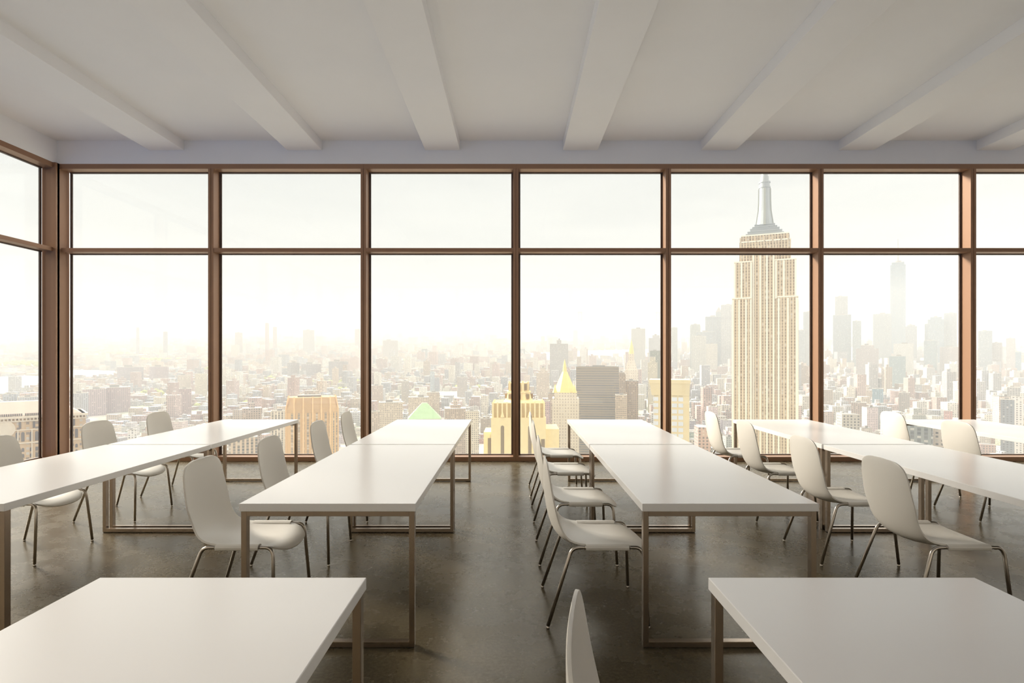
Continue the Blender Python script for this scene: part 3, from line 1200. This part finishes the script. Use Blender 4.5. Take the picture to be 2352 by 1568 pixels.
# nearer buildings seen low in the windows
NEAR = (
    ('apartment_tower', 'dark glass high-rise with a white spine at the right picture edge', 2298, 2330, 918, 900, (0.20, 0.22, 0.25), {}),
    ('apartment_tower', 'white framed high-rise beside the dark one at the right picture edge', 2322, 2350, 912, 960, (0.66, 0.62, 0.60), {}),
    ('apartment_tower', 'grey capped tower rising behind the white framed high-rise', 2313, 2343, 890, 1250, (0.36, 0.35, 0.34), {}),
    ('office_block', 'dark glass block with white columns under the far right table', 2080, 2142, 976, 560, (0.24, 0.26, 0.25), dict(mat='facade_strip')),
    ('stone_block', 'cream stone block with paired windows right of the white columned one', 2143, 2186, 983, 560, (0.70, 0.60, 0.50), {}),
    ('apartment_tower', 'blue glazed curved mid-rise in the sixth window', 2003, 2029, 893, 1500, (0.20, 0.33, 0.42), {}),
    ('apartment_tower', 'dark brown mid-rise right of the blue glazed one', 2064, 2090, 902, 1500, (0.30, 0.25, 0.22), {}),
    ('apartment_tower', 'brown block in the sixth window just above the table edge', 1955, 1990, 925, 1250, (0.42, 0.33, 0.28), {}),
    ('apartment_tower', 'red brick cube in the sixth window by the right mullion', 2168, 2188, 944, 1300, (0.48, 0.24, 0.22), {}),
    ('apartment_block', 'grey brown block left of the bronze tower with a narrow top', 556, 601, 937, 950, (0.46, 0.38, 0.33), dict(setbacks=((0.3, 927),))),
    ('apartment_block', 'white and grey block with slit windows touching the bronze tower', 622, 660, 945, 930, (0.70, 0.66, 0.58), dict(mat='facade_strip')),
    ('apartment_block', 'tan block below the table edge left of the bronze tower', 525, 592, 1006, 700, (0.62, 0.50, 0.38), dict(mat='facade_strip')),
    ('housing_slab', 'wide mauve housing slab by the river in the first window', 269, 330, 843, 2400, (0.38, 0.33, 0.38), {}),
    ('housing_slab', 'twin housing slab right of the wide mauve one', 343, 388, 842, 2400, (0.42, 0.34, 0.38), {}),
    ('housing_slab', 'tall brick tower low in the first window', 411, 440, 893, 1500, (0.44, 0.32, 0.32), {}),
    ('housing_slab', 'grey slab against the corner post above the arcaded block', 165, 203, 903, 1400, (0.44, 0.45, 0.50), {}),
    ('housing_slab', 'pink slab in the first window under the river', 190, 245, 894, 1500, (0.48, 0.36, 0.38), {}),
    ('housing_slab', 'red brown row below the mauve slab', 225, 300, 890, 1550, (0.45, 0.33, 0.34), {}),
    ('housing_slab', 'cream tower pair at the right side of the first window', 408, 438, 862, 1900, (0.66, 0.58, 0.50), {}),
    ('housing_slab', 'pale tower at the right end of the first window', 448, 476, 858, 1900, (0.68, 0.62, 0.48), {}),
    ('housing_slab', 'blue grey riverside slab seen in the left wall window', 6, 40, 905, 1350, (0.36, 0.40, 0.48), {}),
    ('housing_slab', 'second blue grey riverside slab in the left wall window', 42, 88, 912, 1350, (0.38, 0.41, 0.48), {}),
    ('water_tank_building', 'small white rounded tank building between two far left chairs', 293, 315, 988, 900, (0.74, 0.74, 0.74), {}),
    ('brick_block', 'pale brick block left of the bronze tower in the third window', 854, 880, 886, 1500, (0.56, 0.46, 0.40), {}),
    ('brick_block', 'brown stepped block right of the green hipped roof', 1022, 1070, 938, 1050, (0.50, 0.40, 0.33), dict(setbacks=((0.5, 930), (0.2, 922)))),
    ('brick_block', 'grey tower left of the blue one in the third window', 922, 940, 876, 1700, (0.46, 0.42, 0.38), {}),
    ('brick_block', 'pale blue narrow tower in the middle of the third window', 988, 998, 853, 1900, (0.46, 0.54, 0.62), {}),
    ('brick_block', 'dark blue grey tower beside the pale blue narrow one', 998, 1010, 867, 1900, (0.36, 0.38, 0.44), {}),
    ('brick_block', 'grey cube tower in the right half of the third window', 1050, 1073, 866, 1800, (0.48, 0.44, 0.42), {}),
    ('brick_block', 'long cream block behind the green hipped roof', 938, 985, 913, 1250, (0.66, 0.57, 0.46), {}),
    ('brick_block', 'tall cream block to the right behind the green hipped roof', 980, 1010, 902, 1300, (0.64, 0.54, 0.44), {}),
    ('brick_block', 'cream block with arches left of the green hipped roof', 870, 925, 925, 1150, (0.66, 0.57, 0.46), {}),
    ('brick_block', 'grey slab by the left mullion of the third window', 850, 872, 946, 1050, (0.56, 0.46, 0.38), {}),
    ('brick_block', 'white block low between green roof and gilded tower', 1070, 1100, 945, 1000, (0.70, 0.64, 0.54), {}),
    ('distant_tower', 'hazy slab tower in the second window above the bronze tower', 696, 722, 758, 4200, (0.34, 0.34, 0.34), {}),
    ('distant_tower', 'slim rosy tower left of centre in the second window', 609, 618, 742, 4200, (0.44, 0.33, 0.33), {}),
    ('distant_tower', 'slim tower right of the rosy one in the second window', 627, 636, 751, 4200, (0.42, 0.34, 0.34), {}),
    ('distant_tower', 'hazy tower against the right mullion of the second window', 815, 828, 756, 4200, (0.38, 0.34, 0.32), {}),
    ('distant_tower', 'hazy tower at the left of the second window', 540, 557, 764, 3900, (0.40, 0.37, 0.36), {}),
    ('distant_tower', 'dark haze tower in the middle of the first window', 313, 320, 752, 4200, (0.24, 0.26, 0.34), {}),
    ('distant_tower', 'second dark haze tower right in the first window', 375, 385, 762, 4000, (0.28, 0.30, 0.36), {}),
    ('distant_tower', 'pair block in the middle haze of the third window', 880, 914, 782, 3600, (0.40, 0.37, 0.36), {}),
    ('distant_tower', 'riverside slab group in the second window', 660, 688, 833, 2500, (0.36, 0.34, 0.38), {}),
    ('distant_tower', 'riverside slab right of the slab group in the second window', 692, 738, 836, 2500, (0.38, 0.35, 0.38), {}),
    ('distant_tower', 'last riverside slab before the right mullion of the second window', 755, 800, 830, 2500, (0.38, 0.36, 0.38), {}),
)
for nm, lab, a, b_, y, D, col, kw in NEAR:
    slab(nm, lab, a, b_, y, D, col, **kw)


# ---- ordinary buildings: 230 of the nearest as things, the rest as one mass
rs = random.Random(11)
TINTS = [((0.58, 0.47, 0.37), 'tan'), ((0.48, 0.33, 0.29), 'red brown'), ((0.70, 0.66, 0.58), 'cream'), ((0.46, 0.46, 0.48), 'grey'),
         ((0.40, 0.42, 0.47), 'blue grey'), ((0.72, 0.70, 0.66), 'white'), ((0.54, 0.40, 0.36), 'pink brick')]
TAKEN = []


def bay_of(px):
    edges = [-100, 130, 484, 834, 1185, 1536, 1888, 2240, 2600]
    names = ['seen through the left wall window', 'seen through the first far window', 'seen through the second far window',
             'seen through the third far window', 'seen through the fourth far window', 'seen through the fifth far window',
             'seen through the sixth far window', 'seen through the seventh far window']
    for i in range(8):
        if edges[i] <= px < edges[i + 1]:
            return i, names[i]
    return None, ''


def height_for(X, D, r):
    px = VX + F * X / D
    u = r.random()
    if px < 500:
        h = 9 + 18 * u ** 3
        if r.random() < 0.03:
            h = r.uniform(40, 70)
    elif px < 1200:
        h = 12 + 30 * u ** 3
        if r.random() < 0.045:
            h = r.uniform(50, 90)
    else:
        h = 15 + 42 * u ** 2.5
        if r.random() < 0.05:
            h = r.uniform(60, 110)
    return h


cells = []
D = 640.0
while D < 15500:
    st = 31 if D < 2600 else (50 if D < 5200 else (90 if D < 9000 else 170))
    x = -1.35 * D
    while x < 1.25 * D:
        cells.append((x + rs.uniform(-.1, .1) * st, D + rs.uniform(-.1, .1) * st, st))
        x += st * (1.0 if int(x / st) % 3 else 1.35)
    D += st * (1.0 if int(D / st) % 2 else 1.45)

# water: outlines on the ground in (px, row) of the land they cover
WATER = [
    ('river_bend', [(-420, 868), (0, 866), (60, 863), (100, 866), (96, 878), (70, 890), (10, 905), (-200, 925), (-420, 930)]),
    ('river_reach', [(100, 852), (165, 850), (230, 851), (270, 853), (268, 864), (200, 868), (100, 866)]),
    ('river_mouth', [(1200, 812), (1330, 806), (1480, 802), (1540, 800), (1540, 818), (1420, 826), (1330, 828), (1200, 822)]),
    ('channel', [(1200, 782), (1340, 776), (1500, 774), (1500, 781), (1340, 785), (1200, 788)]),
    ('harbour', [(1540, 757), (1900, 754), (2120, 752), (2500, 752), (2900, 754), (2900, 800), (2352, 800), (2230, 792), (2000, 776), (1800, 770), (1540, 766)]),
]


def inside(poly, x, y):
    r = False
    j = len(poly) - 1
    for i in range(len(poly)):
        xi, yi = poly[i]
        xj, yj = poly[j]
        if (yi > y) != (yj > y) and x < (xj - xi) * (y - yi) / (yj - yi) + xi:
            r = not r
        j = i
    return r


def in_water(X, D):
    px = VX + F * X / D
    py = VY - F * SLOPE + F * H0 / D
    reach = 9000 / max(D, 1) + 1        # buildings on the near bank would hide the water
    return any(inside(p, px, py) or inside(p, px, py - reach) or inside(p, px, py - reach * .5) for _, p in WATER)


placed = [(o.location.x, o.location.y, 60 if o.location.y < 1200 else 58) for o in C.objects
          if o.type == 'EMPTY' and o.location.y > 300]
free, parks = [], []
PARKS = [(575, 930, 62, 6), (355, 905, 40, 5), (2075, 906, 34, 7), (2140, 930, 26, 6), (640, 872, 46, 4), (1590, 968, 36, 7), (60, 838, 90, 5),
         (800, 900, 30, 6), (1930, 962, 34, 6), (440, 936, 30, 4), (1080, 892, 50, 4), (1000, 935, 30, 4)]


def is_park(x, D):
    px = VX + F * x / D
    py = VY - F * SLOPE + F * H0 / D
    if any(((px - a) / c) ** 2 + ((py - b_) / d) ** 2 < 1 for a, b_, c, d in PARKS):
        return True
    return math.sin(x * .0041 + 1.3) * math.sin(D * .0047 + .4) > .9


for x, D, st in cells:
    if in_water(x, D):
        continue
    if D < 4500 and any(abs(x - a) < c + st * .6 and abs(D - b_ - c * .5) < c + st * .6 for a, b_, c in placed):
        continue
    # parks and squares
    if is_park(x, D):
        parks.append((x, D, st))
        continue
    if abs(D - 3600) < 70 and px2(870, D) < x < px2(1310, D):
        continue
    free.append((x, D, st))

# ranking by how large it shows
cand = []
for x, D, st in free:
    px = VX + F * x / D
    py = VY - F * SLOPE + F * H0 / D
    if -20 < px < 2370 and py < 1040 and D > 1040:
        cand.append((D, x, st))
cand.sort()
near = set((x, D) for D, x, st in cand[:300] if True)
# nearest plots are dense, so take a share and let the rest join the mass
near_list = [c for c in cand[:300]][:236]
near = set((x, D) for D, x, st in near_list)


def low_building(kind):
    """unit template parts are made per building so that windows keep their size"""


for D, x, st in near_list:
    px = VX + F * x / D
    bi, where = bay_of(px)
    h = height_for(x, D, rs)
    col, cname = rs.choice(TINTS)
    hw = st * rs.uniform(.28, .41)
    hd = st * rs.uniform(.28, .41)
    lowish = h < 38
    nm = 'city_building'
    root = empty(nm, (x, D, zg(D) - 3), math.radians(-6))
    tag(root, '%s %s city building %s' % (cname, 'low' if lowish else 'taller', where), 'building',
        '%s %s buildings %s' % (cname, 'low' if lowish else 'taller', where))
    b = bmesh.new()
    bx(b, -hw, hw, -hd, hd, 0, h)
    if rs.random() < .4:
        bx(b, -hw * .6, hw * .6, -hd * .5, hd * .9, h, h + rs.uniform(4, 14))
        h2 = h
    o = obj('walls', b, M['facade'], root)
    cc = tuple(min(1, v * rs.uniform(.85, 1.15)) for v in col)
    o.color = (*cc, 1)
    b = bmesh.new()
    e = .8
    bx(b, -hw, hw, -hd, -hd + e, h, h + 1.1)
    bx(b, -hw, hw, hd - e, hd, h, h + 1.1)
    bx(b, -hw, -hw + e, -hd + e, hd - e, h, h + 1.1)
    bx(b, hw - e, hw, -hd + e, hd - e, h, h + 1.1)
    q = rs.uniform(-.5, .5)
    bx(b, hw * q - 2.5, hw * q + 2.5, -hd * .8, -hd * .8 + 4.5, h, h + rs.uniform(3, 6))
    obj('roof_parapet', b, M['pale_roof'] if rs.random() < .7 else M['grey_roof'], root)

# the mass of further buildings in one mesh, tinted per building
vv, ff, cc = [], [], []
fq = np.array([(0, 1, 3, 2), (4, 6, 7, 5), (0, 4, 5, 1), (2, 3, 7, 6), (0, 2, 6, 4), (1, 5, 7, 3)])
boxes = []
for x, D, st in free:
    if (x, D) in near:
        continue
    h = height_for(x, D, rs)
    if D > 5000:
        h = h * (1.0 if rs.random() < .8 else 1.7) + 8
    col, _ = rs.choice(TINTS)
    k = rs.uniform(.8, 1.2)
    hw, hd = st * rs.uniform(.28, .46), st * rs.uniform(.28, .46)
    boxes.append((x, D, zg(D) - 6, hw, hd, h + 6, [min(1, v * k) for v in col]))
    if rs.random() < .35 and D < 4000:
        boxes.append((x + hw * rs.uniform(-.4, .4), D, zg(D) + h, hw * .35, hd * .35, rs.uniform(3, 10), [min(1, v * k) for v in col]))
ca, sa = math.cos(math.radians(-6)), math.sin(math.radians(-6))
V = np.zeros((len(boxes), 8, 3))
COL = np.zeros((len(boxes), 8, 4))
for i, (x, D, z, hw, hd, h, col) in enumerate(boxes):
    j = 0
    for a in (-hw, hw):
        for b_ in (-hd, hd):
            for c_ in (0, h):
                V[i, j] = (x + a * ca - b_ * sa, D + a * sa + b_ * ca, z + c_)
                j += 1
    COL[i, :] = (*col, 1)
faces = (fq[None] + (np.arange(len(boxes)) * 8)[:, None, None]).reshape(-1, 4)
me = bpy.data.meshes.new('distant_buildings')
me.from_pydata(V.reshape(-1, 3).tolist(), [], faces.tolist())
at = me.color_attributes.new('tint', 'FLOAT_COLOR', 'POINT')
at.data.foreach_set('color', COL.reshape(-1))
me.materials.append(M['facade_far'])
o = bpy.data.objects.new('distant_buildings', me)
C.objects.link(o)
tag(o, 'countless low buildings spreading to the hazy horizon outside the windows', 'buildings', kind='stuff')

# ---- land, water, hills
m, n = material('city_ground')
tcn = n.new('ShaderNodeTexCoord')
c = n.mix(n.ramp(n.noise(tcn.outputs['Object'], 0.004, 6, 0.6), .4, .62), (0.44, 0.42, 0.39), (0.34, 0.40, 0.22))
c = n.mix(n.ramp(n.noise(tcn.outputs['Object'], 0.03, 4, 0.7), .35, .7), c, (0.60, 0.56, 0.50))
finish(n, principled(n, Base_Color=c, Roughness=0.9).outputs[0])
bm = bmesh.new()
vs = [bm.verts.new(p) for p in ((-26000, 300, zg(300)), (26000, 300, zg(300)), (30000, 17000, zg(17000)), (-30000, 17000, zg(17000)))]
bm.faces.new(vs)
tag(obj('ground', bm, m), 'city land rising gently to the horizon', kind='structure')
m, n = material('river_water')
tcn = n.new('ShaderNodeTexCoord')
b = principled(n, Base_Color=(0.78, 0.82, 0.82), Roughness=0.15)
n.put(b.inputs['Normal'], bump(n, n.noise(tcn.outputs['Object'], 0.02, 4), 0.2, 2.0))
finish(n, b.outputs[0])
for nm, poly in WATER:
    bm = bmesh.new()
    pts = []
    for px, py in poly:
        D = gD(py)
        pts.append(bm.verts.new((px2(px, D), D, zg(D) + 3)))
    bm.faces.new(pts)
    bmesh.ops.triangulate(bm, faces=bm.faces)
    tag(obj(nm, bm, m), kind='structure')
hill = csimple('hill_green', (0.22, 0.30, 0.28), 0.9, var=0.2, scale=0.001)
for nm, lab, pts, D, tk in (
        ('hills', 'low hills beyond the harbour on the right', [(1700, 752), (1900, 741), (2000, 735), (2080, 731), (2160, 725), (2250, 716), (2350, 713), (2500, 712), (2700, 718), (3000, 735)], 11500, 1500),
        ('hills', 'faint ridge on the horizon at the left', [(-600, 752), (0, 748), (180, 744), (480, 742), (800, 746), (1100, 750), (1330, 744), (1536, 750)], 14500, 1500)):
    bm = bmesh.new()
    top = [bm.verts.new((px2(p, D), D + tk / 2, zpx(y, D + tk / 2))) for p, y in pts]
    fr = [bm.verts.new((px2(p, D), D - 200, zg(D) - 30)) for p, y in pts]
    bk = [bm.verts.new((px2(p, D), D + tk, zg(D) - 30)) for p, y in pts]
    for i in range(len(pts) - 1):
        bm.faces.new((fr[i], fr[i + 1], top[i + 1], top[i]))
        bm.faces.new((top[i], top[i + 1], bk[i + 1], bk[i]))
    tag(obj(nm, bm, hill), lab, kind='structure')

# ---- trees in parks and along streets
ico = []
t_ = bmesh.new()
bmesh.ops.create_icosphere(t_, subdivisions=1, radius=1.0)
iv = np.array([v.co[:] for v in t_.verts])
t_.verts.index_update()
ifc = np.array([[v.index for v in f.verts] for f in t_.faces])
t_.free()
TV, TF = [], []
i = 0
for x, D, st in parks:
    if D > 7000 or not -20 < VX + F * x / D < 2400:
        continue
    for q in range(3 if D < 2600 else 2):
        r = st * rs.uniform(.16, .26)
        j = iv * np.array([r * rs.uniform(1, 1.3), r * rs.uniform(1, 1.3), r * rs.uniform(.8, 1.1)]) * (1 + .15 * np.sin(iv[:, [1, 2, 0]] * 9 + i))
        TV.append(j + np.array([x + rs.uniform(-.25, .25) * st, D + rs.uniform(-.25, .25) * st, zg(D) + r * .9]))
        TF.append(ifc + i * len(iv))
        i += 1
me = bpy.data.meshes.new('treetops')
me.from_pydata(np.concatenate(TV).tolist(), [], np.concatenate(TF).tolist())
me.materials.append(csimple('spring_leaves', (0.40, 0.44, 0.14), 0.9, var=0.25, scale=0.05))
o = bpy.data.objects.new('treetops', me)
C.objects.link(o)
tag(o, 'yellow green treetops scattered between the city buildings', 'trees', kind='stuff')


# ---- suspension bridges far off
def bridge(label, pa, pb, D, ytop, ydeck, lw_, ends):
    """towers at picture columns pa and pb, D away"""
    X0, X1 = px2(pa, D), px2(pb, D)
    root = empty('suspension_bridge', ((X0 + X1) / 2, D, zg(D)))
    tag(root, label, 'bridge')
    zt, zd = zpx(ytop, D) - zg(D), zpx(ydeck, D) - zg(D)
    h = (X1 - X0) / 2
    mt = M['bridge']
    for x in (-h, h):
        b = bmesh.new()
        for s in (-1, 1):
            bx(b, x - lw_ * 1.6 if s < 0 else x + lw_ * .6, x - lw_ * .6 if s < 0 else x + lw_ * 1.6, -12, 12, 0, zt)
        bx(b, x - lw_ * 1.6, x + lw_ * 1.6, -12, 12, zt - lw_, zt)
        bx(b, x - lw_ * 1.6, x + lw_ * 1.6, -12, 12, zd + (zt - zd) * .4, zd + (zt - zd) * .4 + lw_)
        obj('bridge_tower', b, mt, root)
    b = bmesh.new()
    bx(b, -h * ends, h * ends, -14, 14, zd - lw_ * .4, zd)
    obj('deck', b, mt, root)
    b = bmesh.new()
    p = []
    for i in range(25):
        t = -1 + 2 * i / 24
        p.append((t * h, 0, zd + 6 + (zt - zd - 6) * t * t))
    tube(b, p, lw_ * .18, 5)
    for s in (-1, 1):
        tube(b, [(s * h, 0, zt), (s * h * (1 + ends) / 2, 0, zd + (zt - zd) * .45), (s * h * ends, 0, zd)], lw_ * .18, 5)
    obj('cable', b, mt, root)


M['bridge'] = csimple('bridge_steel', (0.22, 0.27, 0.31), 0.7)
bridge('faint suspension bridge on the horizon in the fourth far window', 1332, 1511, 8200, 716, 748, 20, 1.5)
bridge('hazy blue suspension bridge in the middle of the third far window', 975, 1200, 3600, 801, 829, 10, 1.4)

# ---- harbour haze: a bank of thin mist over the city
m = bpy.data.materials.new('city_haze')
m.use_nodes = True
n = NT(m.node_tree)
vs_ = n.new('ShaderNodeVolumeScatter')
vs_.inputs['Color'].default_value = (0.73, 0.755, 0.77, 1)
vs_.inputs['Density'].default_value = 1 / 2900.0
vs_.inputs['Anisotropy'].default_value = -0.12
ov = n.new('ShaderNodeOutputMaterial')
n.put(ov.inputs['Volume'], vs_.outputs[0])
bm = bmesh.new()
bx(bm, -24000, 24000, 60, 22000, -280, 420)
tag(obj('haze', bm, m), 'pale haze hanging over the whole city', 'haze', kind='stuff')
